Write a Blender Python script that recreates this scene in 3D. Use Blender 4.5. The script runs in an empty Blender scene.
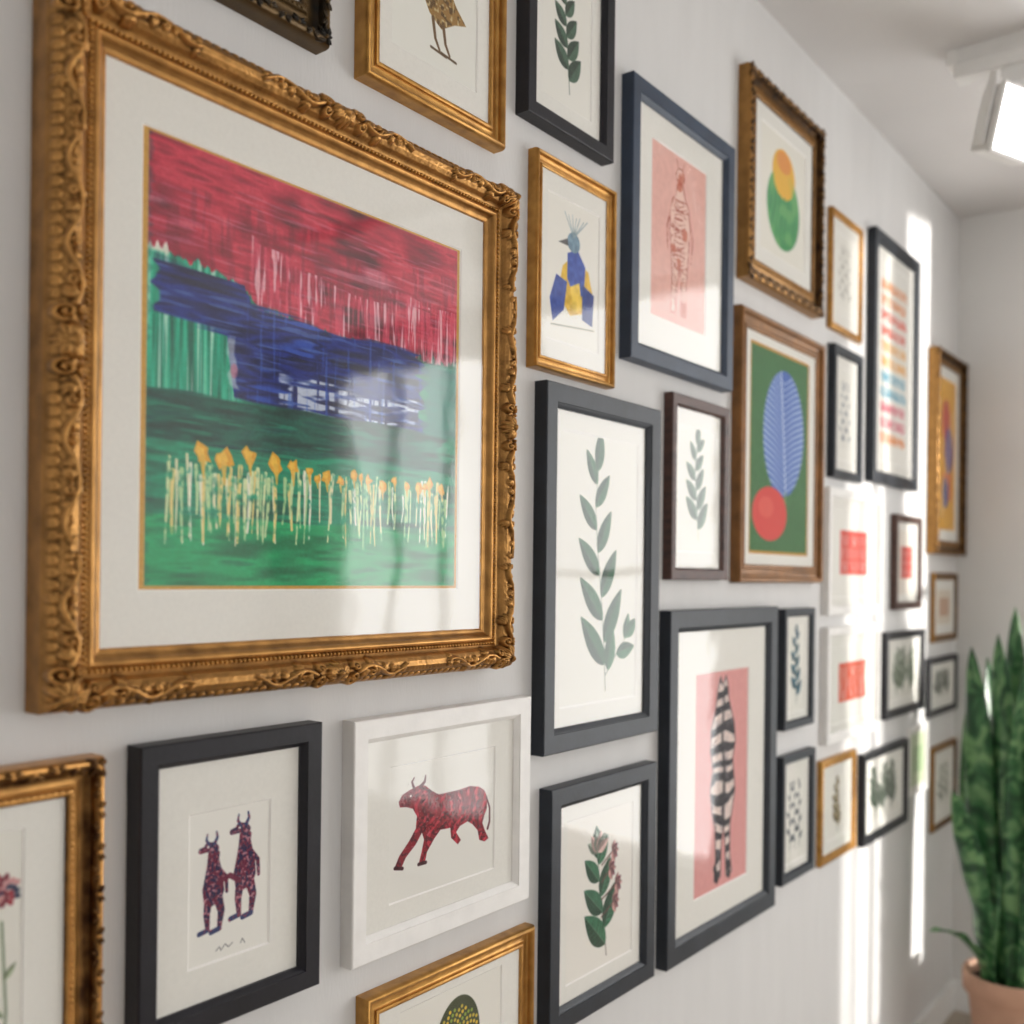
import bpy, math, random
import numpy as np
from mathutils import Vector, Matrix
random.seed(3)

# ------------------------------------------------------------------ helpers
def lin(c):
    c=np.asarray(c,float)
    return np.where(c<=.04045,c/12.92,((c+.055)/1.055)**2.4)
def hx(s):
    s=s.lstrip('#'); return np.array([int(s[i:i+2],16)/255 for i in (0,2,4)])
def L4(s): return tuple(lin(hx(s)))+(1.,)

class MB:
    """mesh builder"""
    def __init__(s): s.v=[];s.f=[];s.m=[]
    def add(s,vs,fs,mi=0):
        o=len(s.v); s.v+= [tuple(p) for p in vs]
        for f in fs: s.f.append(tuple(i+o for i in f)); s.m.append(mi)
    def box(s,c,d,mi=0,rot=None):
        x,y,z=[k/2 for k in d]
        vs=[Vector((a,b,e)) for a in(-x,x) for b in(-y,y) for e in(-z,z)]
        if rot is not None: vs=[rot@p for p in vs]
        vs=[p+Vector(c) for p in vs]
        s.add(vs,[(0,1,3,2),(4,6,7,5),(0,4,5,1),(2,3,7,6),(0,2,6,4),(1,5,7,3)],mi)
    def lathe(s,c,prof,n=48,mi=0,axis=None):
        vs=[];fs=[]
        for (r,z) in prof:
            for k in range(n):
                a=2*math.pi*k/n; p=Vector((r*math.cos(a),r*math.sin(a),z))
                if axis is not None: p=axis@p
                vs.append(p+Vector(c))
        for j in range(len(prof)-1):
            for k in range(n):
                k2=(k+1)%n
                fs.append((j*n+k,j*n+k2,(j+1)*n+k2,(j+1)*n+k))
        s.add(vs,fs,mi)
    def ellipsoid(s,c,ax,ay,az,mi=0,nu=8,nv=5):
        vs=[c+az];fs=[]
        for j in range(1,nv):
            ph=math.pi*j/nv
            for k in range(nu):
                a=2*math.pi*k/nu
                vs.append(c+ax*(math.sin(ph)*math.cos(a))+ay*(math.sin(ph)*math.sin(a))+az*math.cos(ph))
        vs.append(c-az)
        for k in range(nu):
            fs.append((0,1+k,1+(k+1)%nu))
            for j in range(nv-2):
                a=1+j*nu
                fs.append((a+k,a+nu+k,a+nu+(k+1)%nu,a+(k+1)%nu))
            a=1+(nv-2)*nu
            fs.append((a+k,len(vs)-1,a+(k+1)%nu))
        s.add(vs,fs,mi)
    def obj(s,name,mats,parent=None,smooth=None):
        me=bpy.data.meshes.new(name)
        me.from_pydata(s.v,[],s.f)
        for m in (mats if isinstance(mats,list) else [mats]): me.materials.append(m)
        me.polygons.foreach_set('material_index',s.m)
        if smooth is not None:
            me.polygons.foreach_set('use_smooth',[True]*len(s.f))
            me.set_sharp_from_angle(angle=math.radians(smooth))
        me.update()
        ob=bpy.data.objects.new(name,me); bpy.context.scene.collection.objects.link(ob)
        if parent: ob.parent=parent; me.transform(Matrix.Translation(-Vector(parent.location)))
        return ob
def gridmesh(name,co,mat,parent=None):
    """co: (rows, cols, 3) array"""
    ny,nx=co.shape[:2]
    me=bpy.data.meshes.new(name); idx=np.arange(nx*ny).reshape(ny,nx)
    q=np.stack([idx[:-1,:-1],idx[1:,:-1],idx[1:,1:],idx[:-1,1:]],-1).reshape(-1,4)
    me.vertices.add(nx*ny); me.vertices.foreach_set('co',co.reshape(-1).astype(np.float32))
    me.loops.add(q.size); me.loops.foreach_set('vertex_index',q.ravel().astype(np.int32))
    me.polygons.add(len(q)); me.polygons.foreach_set('loop_start',(np.arange(len(q))*4).astype(np.int32))
    me.update(calc_edges=True); me.materials.append(mat)
    ob=bpy.data.objects.new(name,me); bpy.context.scene.collection.objects.link(ob)
    if parent: ob.parent=parent
    return ob,me
def empty(name,loc):
    e=bpy.data.objects.new(name,None); e.location=loc; e.empty_display_size=.05
    bpy.context.scene.collection.objects.link(e); return e

# ------------------------------------------------------------------ materials
def newmat(name):
    m=bpy.data.materials.new(name); m.use_nodes=True
    nt=m.node_tree; b=nt.nodes['Principled BSDF']; return m,nt,b
def N(nt,t,**k):
    n=nt.nodes.new(t)
    for a,b in k.items(): setattr(n,a,b)
    return n
def paint(name,col,rough=.5,metal=0,noise=.06,scale=30,bump=0,bscale=200,stretch=(1,1,1),spec=.5):
    m,nt,b=newmat(name); l=nt.links
    tc=N(nt,'ShaderNodeTexCoord'); mp=N(nt,'ShaderNodeMapping'); mp.inputs['Scale'].default_value=stretch
    l.new(tc.outputs['Object'],mp.inputs[0])
    nz=N(nt,'ShaderNodeTexNoise'); nz.inputs['Scale'].default_value=scale; nz.inputs['Detail'].default_value=4
    l.new(mp.outputs[0],nz.inputs[0])
    rp=N(nt,'ShaderNodeValToRGB'); c=lin(hx(col))
    rp.color_ramp.elements[0].position=.3; rp.color_ramp.elements[1].position=.7
    rp.color_ramp.elements[0].color=tuple(np.clip(c*(1-noise*2),0,1))+(1,)
    rp.color_ramp.elements[1].color=tuple(np.clip(c*(1+noise*2),0,1))+(1,)
    l.new(nz.outputs[0],rp.inputs[0]); l.new(rp.outputs[0],b.inputs['Base Color'])
    b.inputs['Roughness'].default_value=rough; b.inputs['Metallic'].default_value=metal
    b.inputs['Specular IOR Level'].default_value=spec
    if bump:
        n2=N(nt,'ShaderNodeTexNoise'); n2.inputs['Scale'].default_value=bscale; n2.inputs['Detail'].default_value=3
        l.new(mp.outputs[0],n2.inputs[0])
        bp=N(nt,'ShaderNodeBump'); bp.inputs['Strength'].default_value=bump; bp.inputs['Distance'].default_value=.002
        l.new(n2.outputs[0],bp.inputs['Height']); l.new(bp.outputs[0],b.inputs['Normal'])
    return m
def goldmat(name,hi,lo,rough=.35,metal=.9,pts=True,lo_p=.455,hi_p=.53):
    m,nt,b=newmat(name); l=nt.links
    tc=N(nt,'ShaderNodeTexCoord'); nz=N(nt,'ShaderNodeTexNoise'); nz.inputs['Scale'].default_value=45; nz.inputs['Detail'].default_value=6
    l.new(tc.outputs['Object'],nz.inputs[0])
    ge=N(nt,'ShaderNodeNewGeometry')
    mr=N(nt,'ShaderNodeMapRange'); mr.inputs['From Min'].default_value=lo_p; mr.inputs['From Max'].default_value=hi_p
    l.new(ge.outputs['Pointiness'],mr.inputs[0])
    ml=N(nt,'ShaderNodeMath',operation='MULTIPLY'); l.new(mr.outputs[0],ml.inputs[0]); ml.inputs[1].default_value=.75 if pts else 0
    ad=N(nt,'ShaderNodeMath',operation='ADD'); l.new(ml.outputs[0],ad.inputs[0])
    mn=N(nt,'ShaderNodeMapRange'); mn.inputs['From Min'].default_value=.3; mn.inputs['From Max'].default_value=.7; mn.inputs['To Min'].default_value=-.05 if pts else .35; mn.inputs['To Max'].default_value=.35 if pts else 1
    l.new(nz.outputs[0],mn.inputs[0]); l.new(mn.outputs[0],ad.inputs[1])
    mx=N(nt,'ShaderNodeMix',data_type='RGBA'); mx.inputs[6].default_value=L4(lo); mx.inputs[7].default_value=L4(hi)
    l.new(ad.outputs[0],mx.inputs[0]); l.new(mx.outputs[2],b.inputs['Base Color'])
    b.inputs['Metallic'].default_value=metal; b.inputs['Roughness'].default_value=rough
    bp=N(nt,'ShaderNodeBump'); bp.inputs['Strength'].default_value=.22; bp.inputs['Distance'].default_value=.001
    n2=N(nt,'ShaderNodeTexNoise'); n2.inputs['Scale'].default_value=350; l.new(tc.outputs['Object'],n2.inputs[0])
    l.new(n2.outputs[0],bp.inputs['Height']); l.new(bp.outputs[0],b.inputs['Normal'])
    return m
def glassmat(name,ior):
    # thin picture glass: front surface follows Fresnel, light leaving from behind passes through
    m=bpy.data.materials.new(name); m.use_nodes=True; nt=m.node_tree; nt.nodes.clear(); l=nt.links
    o=N(nt,'ShaderNodeOutputMaterial'); mx=N(nt,'ShaderNodeMixShader'); t=N(nt,'ShaderNodeBsdfTransparent'); g=N(nt,'ShaderNodeBsdfGlossy')
    fr=N(nt,'ShaderNodeFresnel'); fr.inputs[0].default_value=ior; g.inputs['Roughness'].default_value=.05
    tc=N(nt,'ShaderNodeTexCoord'); nz=N(nt,'ShaderNodeTexNoise'); nz.inputs['Scale'].default_value=5
    bp=N(nt,'ShaderNodeBump'); bp.inputs['Strength'].default_value=.14; bp.inputs['Distance'].default_value=.01
    l.new(tc.outputs['Object'],nz.inputs[0]); l.new(nz.outputs[0],bp.inputs['Height']); l.new(bp.outputs[0],g.inputs['Normal'])
    ge=N(nt,'ShaderNodeNewGeometry'); mf=N(nt,'ShaderNodeMix',data_type='FLOAT'); l.new(ge.outputs['Backfacing'],mf.inputs[0]); l.new(fr.outputs[0],mf.inputs[2]); mf.inputs[3].default_value=.04
    l.new(mf.outputs[0],mx.inputs[0]); l.new(t.outputs[0],mx.inputs[1]); l.new(g.outputs[0],mx.inputs[2]); l.new(mx.outputs[0],o.inputs[0])
    return m
def artmat():
    m,nt,b=newmat('printed_art'); a=N(nt,'ShaderNodeAttribute'); a.attribute_name='Col'
    nt.links.new(a.outputs['Color'],b.inputs['Base Color']); b.inputs['Roughness'].default_value=.75; b.inputs['Specular IOR Level'].default_value=.2
    return m
M={
 'glass':glassmat('picture_glass',1.52),'glassb':glassmat('large_picture_glass',1.85),'art':artmat(),
 'mat':paint('mat_board','#e8e6df',.85,noise=.01,scale=200,spec=.2),
 'core':paint('mat_board_core','#faf8f4',.85,noise=.01,spec=.2),
 'navy':paint('navy_painted_wood','#20262f',.42,noise=.12,scale=25,bump=.12,bscale=120,spec=.4),
 'black':paint('black_painted_wood','#15141c',.42,noise=.15,scale=25,bump=.15,bscale=150,spec=.4),
 'steel':paint('slate_blue_wood','#323f52',.42,noise=.08,scale=25,bump=.1,spec=.4),
 'brown':paint('walnut_wood','#4a2e25',.45,noise=.2,scale=30,bump=.15,stretch=(1,1,3)),
 'wood':paint('oak_gilt_wood','#875c30',.38,metal=.25,noise=.15,scale=25,bump=.15),
 'white':paint('white_painted_wood','#f1efec',.4,noise=.02,scale=30,bump=.08),
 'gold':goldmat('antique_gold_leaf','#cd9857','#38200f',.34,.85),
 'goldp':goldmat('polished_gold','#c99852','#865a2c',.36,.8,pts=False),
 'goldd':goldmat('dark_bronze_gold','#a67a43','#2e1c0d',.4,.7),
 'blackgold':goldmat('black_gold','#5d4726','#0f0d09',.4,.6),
}

# ------------------------------------------------------------------ raster art (vertex-coloured sheets)
def noise(h,w,fy,fx,seed):
    r=np.random.RandomState(seed); fy=max(1,int(fy)); fx=max(1,int(fx))
    g=r.rand(fy+2,fx+2)
    y=np.linspace(0,fy,h); x=np.linspace(0,fx,w)
    yi=np.floor(y).astype(int); xi=np.floor(x).astype(int)
    ty=(y-yi)[:,None]; tx=(x-xi)[None]; ty=ty*ty*(3-2*ty); tx=tx*tx*(3-2*tx)
    a=g[yi][:,xi]; b=g[yi][:,xi+1]; c=g[yi+1][:,xi]; d=g[yi+1][:,xi+1]
    return a*(1-ty)*(1-tx)+b*(1-ty)*tx+c*ty*(1-tx)+d*ty*tx
class Art:
    def __init__(s,w,h,res,bg='#e9e5da'):
        s.W=w;s.Hm=h;s.nx=res;s.ny=max(8,int(round(res*h/w))); s.A=h/w
        s.X,s.Y=np.meshgrid((np.arange(s.nx)+.5)/s.nx,(np.arange(s.ny)+.5)/s.ny*s.A)
        s.c=np.ones((s.ny,s.nx,3))*hx(bg); s.e=.7/s.nx
    def n(s,fy,fx,seed): return noise(s.ny,s.nx,fy,fx,seed)
    def put(s,mask,col,a=1.):
        col=hx(col) if isinstance(col,str) else col
        k=(np.clip(mask,0,1)*a)[...,None]; s.c=s.c*(1-k)+col*k
    def sd(s,d): return np.clip(.5-d/(2*s.e),0,1)
    def ell(s,cx,cy,rx,ry,rot=0):
        c,t=math.cos(rot),math.sin(rot); x=(s.X-cx)*c+(s.Y-cy)*t; y=-(s.X-cx)*t+(s.Y-cy)*c
        return s.sd((np.sqrt((x/rx)**2+(y/ry)**2)-1)*min(rx,ry))
    def rect(s,x0,y0,x1,y1):
        return s.sd(np.maximum(np.maximum(x0-s.X,s.X-x1),np.maximum(y0-s.Y,s.Y-y1)))
    def seg(s,p,q,r0,r1=None):
        r1=r0 if r1 is None else r1
        dx,dy=q[0]-p[0],q[1]-p[1]; t=np.clip(((s.X-p[0])*dx+(s.Y-p[1])*dy)/(dx*dx+dy*dy+1e-12),0,1)
        return s.sd(np.hypot(s.X-p[0]-t*dx,s.Y-p[1]-t*dy)-(r0+(r1-r0)*t))
    def path(s,pts,r0,r1=None):
        r1=r0 if r1 is None else r1; m=np.zeros_like(s.X); n=len(pts)-1
        for i in range(n):
            m=np.maximum(m,s.seg(pts[i],pts[i+1],r0+(r1-r0)*i/n,r0+(r1-r0)*(i+1)/n))
        return m
    def poly(s,pts):
        ins=np.zeros_like(s.X,bool); d=np.full_like(s.X,9.)
        n=len(pts)
        for i in range(n):
            (x0,y0),(x1,y1)=pts[i],pts[(i+1)%n]
            cr=((y0>s.Y)!=(y1>s.Y))&(s.X<(x1-x0)*(s.Y-y0)/((y1-y0) or 1e-9)+x0); ins^=cr
            dx,dy=x1-x0,y1-y0; t=np.clip(((s.X-x0)*dx+(s.Y-y0)*dy)/(dx*dx+dy*dy+1e-12),0,1)
            d=np.minimum(d,np.hypot(s.X-x0-t*dx,s.Y-y0-t*dy))
        return s.sd(np.where(ins,-d,d))
    def leaf(s,p,q,w,col,vein=None,a=1.,k=.8):
        dx,dy=q[0]-p[0],q[1]-p[1]; ln=math.hypot(dx,dy); ux,uy=dx/ln,dy/ln
        t=((s.X-p[0])*ux+(s.Y-p[1])*uy)/ln; d=(s.X-p[0])*-uy+(s.Y-p[1])*ux
        hw=w*np.sin(np.pi*np.clip(t,0,1)**k)**.85
        m=s.sd(np.abs(d)-hw)*((t>0)&(t<1))
        sh=.5+.5*s.n(40,40,int(abs(p[0]*999+q[1]*777))%9999)
        rib=.90+.10*np.sin((t*9-np.abs(d)/w*1.2)*6.28)
        col=hx(col); base=col*(.75+.5*sh[...,None])*(np.where(d>0,1.12,.74)*rib)[...,None]
        kk=(m*a)[...,None]; s.c=s.c*(1-kk)+np.clip(base,0,1)*kk
        if vein: s.put(s.seg(p,q,s.e*1.1,s.e*.6)*((t<.95)),vein,.7*a)
    def obj(s,x0,z1,y,parent,name='art_print'):
        nx,ny=s.nx,s.ny
        c=np.pad(s.c,((0,0),(0,0),(0,1)),constant_values=1.); c[...,:3]=lin(np.clip(c[...,:3],0,1))
        XX,ZZ=np.meshgrid(np.linspace(0,s.W,nx),np.linspace(0,-s.Hm,ny)); co=np.stack([XX,np.zeros_like(XX),ZZ],-1)
        ob,me=gridmesh(name,co,M['art'],parent)
        ca=me.color_attributes.new('Col','FLOAT_COLOR','POINT'); ca.data.foreach_set('color',c.reshape(-1))
        ob.location=(x0,y,z1); return ob

def art_abstract(w,h):
    a=Art(w,h,620,'#c9973a'); A=a.A; X,Y=a.X,a.Y/A
    ny,nx=a.ny,a.nx
    hs=lambda sd,fy=110,fx=5: .6*noise(ny,nx,fy,fx,sd)+.4*noise(ny,nx,fy*1.9,fx*2.3,sd+500)
    vs=lambda sd,fy=5,fx=120: .6*noise(ny,nx,fy,fx,sd)+.4*noise(ny,nx,fy*2.2,fx*1.8,sd+700)
    wob=(noise(ny,nx,9,9,1)-.5)*.012+(hs(5,90,3)-.5)*.020
    wobx=(noise(ny,nx,60,5,2)-.5)*.055
    inner=a.rect(.018,.010,.985,A-.013)
    a.put(inner,'#e6e0d3')
    def band(m,cols,tex,dry=None):
        cs=[hx(c) for c in cols]; t=np.clip((tex-.22)/.56,0,1)*(len(cs)-1)
        i=np.clip(t.astype(int),0,len(cs)-2); f=(t-i)[...,None]
        cc=np.array(cs); col=cc[i]*(1-f)+cc[i+1]*f
        mm=np.clip(m,0,1)
        if dry is not None: mm=mm*dry
        k=(mm*inner)[...,None]; a.c=a.c*(1-k)+col*k
    st=lambda d,s=.006: np.clip(.5+d/s,0,1)
    I=lambda xs,ys: np.interp(X[0],xs,ys)[None]
    band(st(Y-.27+wob),['#05503f','#087356','#0f9a72','#0a7a5c'],hs(11,90,7)*.7+noise(ny,nx,6,6,12)*.3)
    g=st(Y-.25+wob)*st(.26-X+wobx*.8)*st(.575-Y+wob)
    band(g,['#066552','#0b9474','#16b18a','#5ed0aa'],vs(13)*.8+noise(ny,nx,5,8,14)*.2)
    a.put(g*inner*np.clip((vs(15,3,150)-.62)*8,0,1),'#c9ecd9',.8)
    a.put(st(.012-np.abs(Y-.250-wob))*st(.07-X+wobx)*inner,'#efe6d8',.9)
    lowb=I([0,.08,.25,.29,.45,.6,.8,.9,1],[.25,.255,.285,.325,.345,.35,.35,.345,.335])
    cr=st(lowb-Y+(vs(21,4,100)-.5)*.04)
    band(cr,['#560a22','#8c1130','#b5193a','#d2354f','#9c1532'],hs(22,70,8)*.45+noise(ny,nx,24,20,29)*.3+noise(ny,nx,6,5,23)*.25)
    a.put(cr*inner*np.clip((vs(27,9,70)-.50)*5,0,1)*st(Y-.10),'#6d0c28',.4)
    a.put(cr*inner*np.clip((hs(24,150,9)-.64)*8,0,1)*st(Y-.05),'#e0869a',.4)
    a.put(cr*inner*st(.02-np.abs(Y-.17-wob))*np.clip((noise(ny,nx,60,9,28)-.5)*4,0,1),'#eebcc4',.4)
    pk=st(Y-lowb+.15+wob*3)*st(lowb+.012-Y)*st(X-.28)
    a.put(pk*inner*np.clip((vs(25,10,110)-.46)*4,0,1),'#de4a66',.75)
    a.put(pk*inner*np.clip((vs(26,12,130)-.56)*6,0,1),'#f0c6cd',.75)
    # broad dark-blue block band
    up=I([0,.04,.26,.28,.45,.6,.86,1],[.275,.275,.285,.325,.335,.340,.345,.345])
    lo=I([0,.04,.215,.235,.5,.86,1],[.40,.40,.405,.555,.560,.565,.57])
    bl=st(Y-up+wob)*st(lo-Y+wob)*st(.85-X+wobx*1.3)*st(X-.03+wobx*.7)
    band(bl,['#070d38','#0d1856','#162f88','#0b124a','#284db0'],hs(31,70,7)*.6+noise(ny,nx,10,9,32)*.4)
    a.put(bl*inner*st(.012-np.abs(Y-.425-wob))*st(X-.27)*np.clip((hs(36,60,12)-.4)*6,0,1),'#060b30',.8)
    a.put(bl*inner*np.clip((hs(37,120,9)-.63)*8,0,1),'#5f86cf',.5)
    br=bl*st(Y-.475+wob)*st(X-.36)
    a.put(br*inner*np.clip((hs(33,80,12)-.46)*7,0,1)*np.clip((vs(34,8,90)-.2)*4,0,1),'#d3dcea',.9)
    a.put(bl*inner*np.clip((vs(35,7,130)-.64)*8,0,1)*st(X-.27),'#3a68c8',.5)
    gp=st(.010-np.abs(X-.233+wobx*.4))*st(Y-.42+wob)*st(.53-Y+wob)
    a.put(gp*inner,'#d9dfe0',.6); a.put(a.ell(.235,.49*A,.010,.016)*inner,'#cf7088',.6)
    dg=st(Y-.555+wob)*st(.665-Y+wob)*st(.95-X+wobx*2)
    band(dg,['#04382f','#064a3e','#0a6250','#064443'],hs(41,70,8),dry=.95)
    a.put(st(Y-.57)*st(.74-Y)*inner*np.clip((hs(42,120,8)-.60)*7,0,1),'#1aa37e',.5)
    a.put(st(X-.86+wobx)*st(Y-.36)*st(.56-Y)*inner,'#1f7a70',.7)
    eb=st(Y-.835+wob)
    band(eb,['#037046','#07905a','#10ad6b','#067a52'],hs(51,60,8)*.7+noise(ny,nx,5,5,52)*.3)
    r=np.random.RandomState(5)
    x=.065; tex=np.clip(vs(60,55,90)*2.6-.30,0,1)
    while x<.955:
        x+=r.uniform(.006,.014)
        if r.rand()<.08: x+=.022
        y0=(.715+r.uniform(-.02,.03))*A; y1=(.870+r.uniform(-.05,.03)-.015*(x>.7))*A
        c=['#dfe8b0','#efe8bd','#c8e0a6','#ecd88a','#b2d69b','#f4f1da'][r.randint(6)]
        sl=r.uniform(-.010,.010); mx=x+sl*.3+r.uniform(-.004,.004); wd=r.uniform(.0034,.0068)
        a.put(a.path([(x,y0),(mx,(y0+y1)/2),(x+sl,y1)],wd,wd*.5)*inner*tex,c,.97)
    for i,(fx,s) in enumerate([(.155,1.1),(.21,1.2),(.28,1.0),(.355,1.1),(.405,.9),(.455,.7),(.51,.8),(.555,.6),(.60,.65),(.65,.7),(.70,.8),(.745,.6),(.79,.6),(.835,.8),(.88,.8),(.93,.7),(.48,.5),(.625,.5),(.86,.5)]):
        fy=(.690+.010*math.sin(i*2.1)+.020*(fx>.45))*A
        q=r.uniform(-.3,.3)
        pts=[(fx+s*(.019*math.cos(k*.7+q))*(1+r.uniform(-.45,.4)),fy+s*(.021*math.sin(k*.7+q))*(1+r.uniform(-.5,.45))) for k in range(9)]
        a.put(a.poly(pts),'#e6a626'); a.put(a.poly([(fx+(p[0]-fx)*.6-.004*s,fy+(p[1]-fy)*.55-.003) for p in pts]),'#f6ca4e',.85)
        a.put(a.path([(fx,fy+.01),(fx+.003,fy+.045*s)],.007*s,.002),'#e8bb48',.9)
    a.put(inner*st(.022-X+(hs(71,90,6)-.5)*.03),'#1d5c54',.35)
    a.c+=((noise(ny,nx,200,200,80)-.5)*.06)[...,None]
    return a

def sprig(a,pts,n,ll,lw,col,stem,vein=None,ang=.75,start=.12,flip=1,al=1.,tip=.45):
    a.put(a.path(pts,a.e*1.6,a.e*.9),stem,al)
    P=np.array(pts); d=np.r_[0,np.cumsum(np.hypot(*np.diff(P,axis=0).T))]; d/=d[-1]
    def at(t): return np.array([np.interp(t,d,P[:,0]),np.interp(t,d,P[:,1])])
    for i in range(n):
        t=start+(1-start)*i/max(1,n-1)*.93; p=at(t); q=at(min(1,t+.03))-at(max(0,t-.03)); th=math.atan2(q[1],q[0])
        s=(1 if i%2 else -1)*flip; k=ll*(1-tip*t)
        b=th+s*ang; a.leaf(tuple(p),(p[0]+k*math.cos(b),p[1]+k*math.sin(b)),lw*(1-.4*t),col,vein,al)
    p=at(1); q=at(1)-at(.95); th=math.atan2(q[1],q[0]); a.leaf(tuple(p),(p[0]+ll*.6*math.cos(th),p[1]+ll*.6*math.sin(th)),lw*.7,col,vein,al)

def art_bull(w,h):
    a=Art(w,h,280,'#e8e6df')
    S=lambda x,y:((x-389)/480/w,(y+.19*(x-389)-768)/700/w)
    body=[(398,801),(401,795),(407,791),(413,788),(418,786),(423,787),(429,792),(436,796),(447,794),(458,792),(468,789),(478,790),(484,794),(487,801),(487,812),(484,820),(482,827),(485,835),(489,843),(485,846),(479,844),(477,834),(471,827),(466,824),(458,828),(454,834),(459,842),(456,846),(449,839),(448,829),(438,830),(432,838),(425,850),(423,860),(417,861),(420,849),(422,838),(420,831),(414,842),(405,853),(401,862),(395,861),(399,851),(408,838),(414,827),(415,815),(411,808),(405,806),(399,806)]
    m=a.poly([S(*p) for p in body])
    a.put(m,'#861426')
    sp=np.sin((a.X*.9+a.Y*.55+.03*np.sin(a.Y*30))*85)
    a.put(m*np.clip((sp-.1)*3,0,1)*(a.X>.22)*np.clip(a.n(30,30,6)*2.2-.3,0,1),'#d2384a',.8)
    a.put(m*np.clip((a.n(60,60,4)-.55)*6,0,1),'#43101c',.75)
    a.put(m*np.clip((a.n(70,70,9)-.78)*8,0,1),'#d08088',.5)
    a.put(a.path([S(418,788),S(422,783),S(423,777)],.014,.004),'#5e1a26')
    a.put(a.path([S(412,789),S(410,783),S(412,779)],.010,.004),'#5e1a26')
    a.put(a.path([S(486,800),S(490,812),S(490,826),S(488,833)],.006,.010),'#5a1824')
    a.put(a.ell(*S(409,796),.007,.008),'#efe6dc')
    a.put(a.path([S(395,862),S(402,863)],.011),'#3d121b'); a.put(a.path([S(417,861),S(424,860)],.011),'#3d121b')
    return a
def art_creatures(w,h):
    a=Art(w,h,260,'#ebe9e2')
    def fig(ox,oy,s,fl,sx=1.35):
        Q=lambda x,y:(ox+fl*x*s*sx,oy+y*s)
        m=a.poly([Q(*p) for p in [(-.04,-.30),(.04,-.34),(.09,-.28),(.08,-.20),(.10,-.10),(.13,.05),(.14,.22),(.10,.34),(.0,.38),(-.08,.32),(-.10,.15),(-.07,-.02),(-.05,-.16)]])
        m2=np.maximum(a.ell(*Q(.0,-.36),.11*s,.06*s,.35*fl),a.path([Q(-.12,-.34),Q(0,-.36)],.035*s,.05*s))
        ears=np.maximum(a.path([Q(.03,-.40),Q(.06,-.47),Q(.05,-.54)],.026*s,.012*s),a.path([Q(-.03,-.40),Q(-.06,-.46),Q(-.05,-.53)],.024*s,.010*s))
        legs=np.maximum(a.path([Q(.07,.28),Q(.11,.46),Q(.09,.66)],.070*s,.034*s),a.path([Q(-.03,.28),Q(-.05,.46),Q(-.04,.64)],.065*s,.032*s))
        feet=np.maximum(a.path([Q(.09,.68),Q(.0,.70)],.034*s),a.path([Q(-.04,.66),Q(-.13,.68)],.032*s))
        arm=a.path([Q(.06,-.10),Q(.16,.06),Q(.17,.24)],.036*s,.022*s)
        al=np.maximum.reduce([m,m2,legs,arm])
        a.put(al,'#6c2640'); a.put(al*np.clip((a.n(75,45,int(ox*99))-.46)*7,0,1),'#27264a',.95)
        a.put(al*np.clip((a.n(80,50,int(ox*77)+3)-.70)*8,0,1),'#c98a94',.85)
        a.put(np.maximum(ears,feet),'#33406a'); a.put(np.maximum(ears,feet)*np.clip((a.n(70,50,5)-.6)*7,0,1),'#8a3a4e')
        a.put(a.ell(*Q(-.04,-.37),.014*s,.014*s),'#f0ece6')
    fig(.28,.66,.80,1); fig(.66,.56,.86,1)
    a.put(a.path([(.36,.74),(.50,.70),(.62,.78)],.028,.028),'#6c2640',.95)
    a.put(a.path([(.34,1.42),(.38,1.39),(.40,1.43),(.45,1.38),(.49,1.42),(.54,1.39)],.006),'#6a6a6c',.8)
    a.put(a.path([(.64,1.42),(.66,1.38),(.69,1.43)],.006),'#6a6a6c',.8)
    return a
def art_fern(w,h):
    a=Art(w,h,300,'#e9e7df'); A=a.A
    sprig(a,[(.58,A*.96),(.56,.80*A),(.52,.62*A),(.46,.42*A),(.43,.26*A),(.46,.13*A)],9,.50,.088,'#1f5234','#1f3d30','#86b08f',ang=.66,tip=.48)
    sprig(a,[(.58,A*.90),(.73,.82*A),(.86,.76*A)],3,.34,.075,'#2f6243','#1f3d30','#86b08f',ang=.6)
    return a
def art_sprig(col,stem='#445548',n=9,bg='#e9e7df',res=120,seed=0,lean=.05,lw=.08,ll=.34):
    def f(w,h):
        a=Art(w,h,res,bg); A=a.A; b=lean
        sprig(a,[(.5+b,A*.90),(.5,A*.6),(.5-b,A*.35),(.5,A*.14)],n,ll,lw,col,stem,None,ang=.75,flip=1 if seed%2 else -1)
        return a
    return f
def art_flower(w,h):
    a=Art(w,h,220,'#ebe7df'); A=a.A
    sprig(a,[(.60,A*.94),(.55,A*.70),(.48,A*.45),(.46,A*.30)],6,.46,.11,'#346048','#5a4a3f','#83a38b',ang=.65)
    for k in range(4):
        x=.60+.07*(k%2)-.03*k; y=A*(.62-.11*k)
        a.put(a.path([(.52,y+.08),(x+.1,y)],.008),'#6a4a45')
        for j in range(5):
            b=-1.2+j*.6; a.leaf((x+.1,y),(x+.1+.10*math.cos(b),y+.10*math.sin(b)),.03,'#8a5560' if j%2 else '#b98a86')
    for k in range(6):
        b=-2.6+k*.42; a.leaf((.46,A*.26),(.46+.18*math.cos(b),A*.26+.18*math.sin(b)),.045,'#c9a9a2' if k%2 else '#8d9a8a')
    return a
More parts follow.
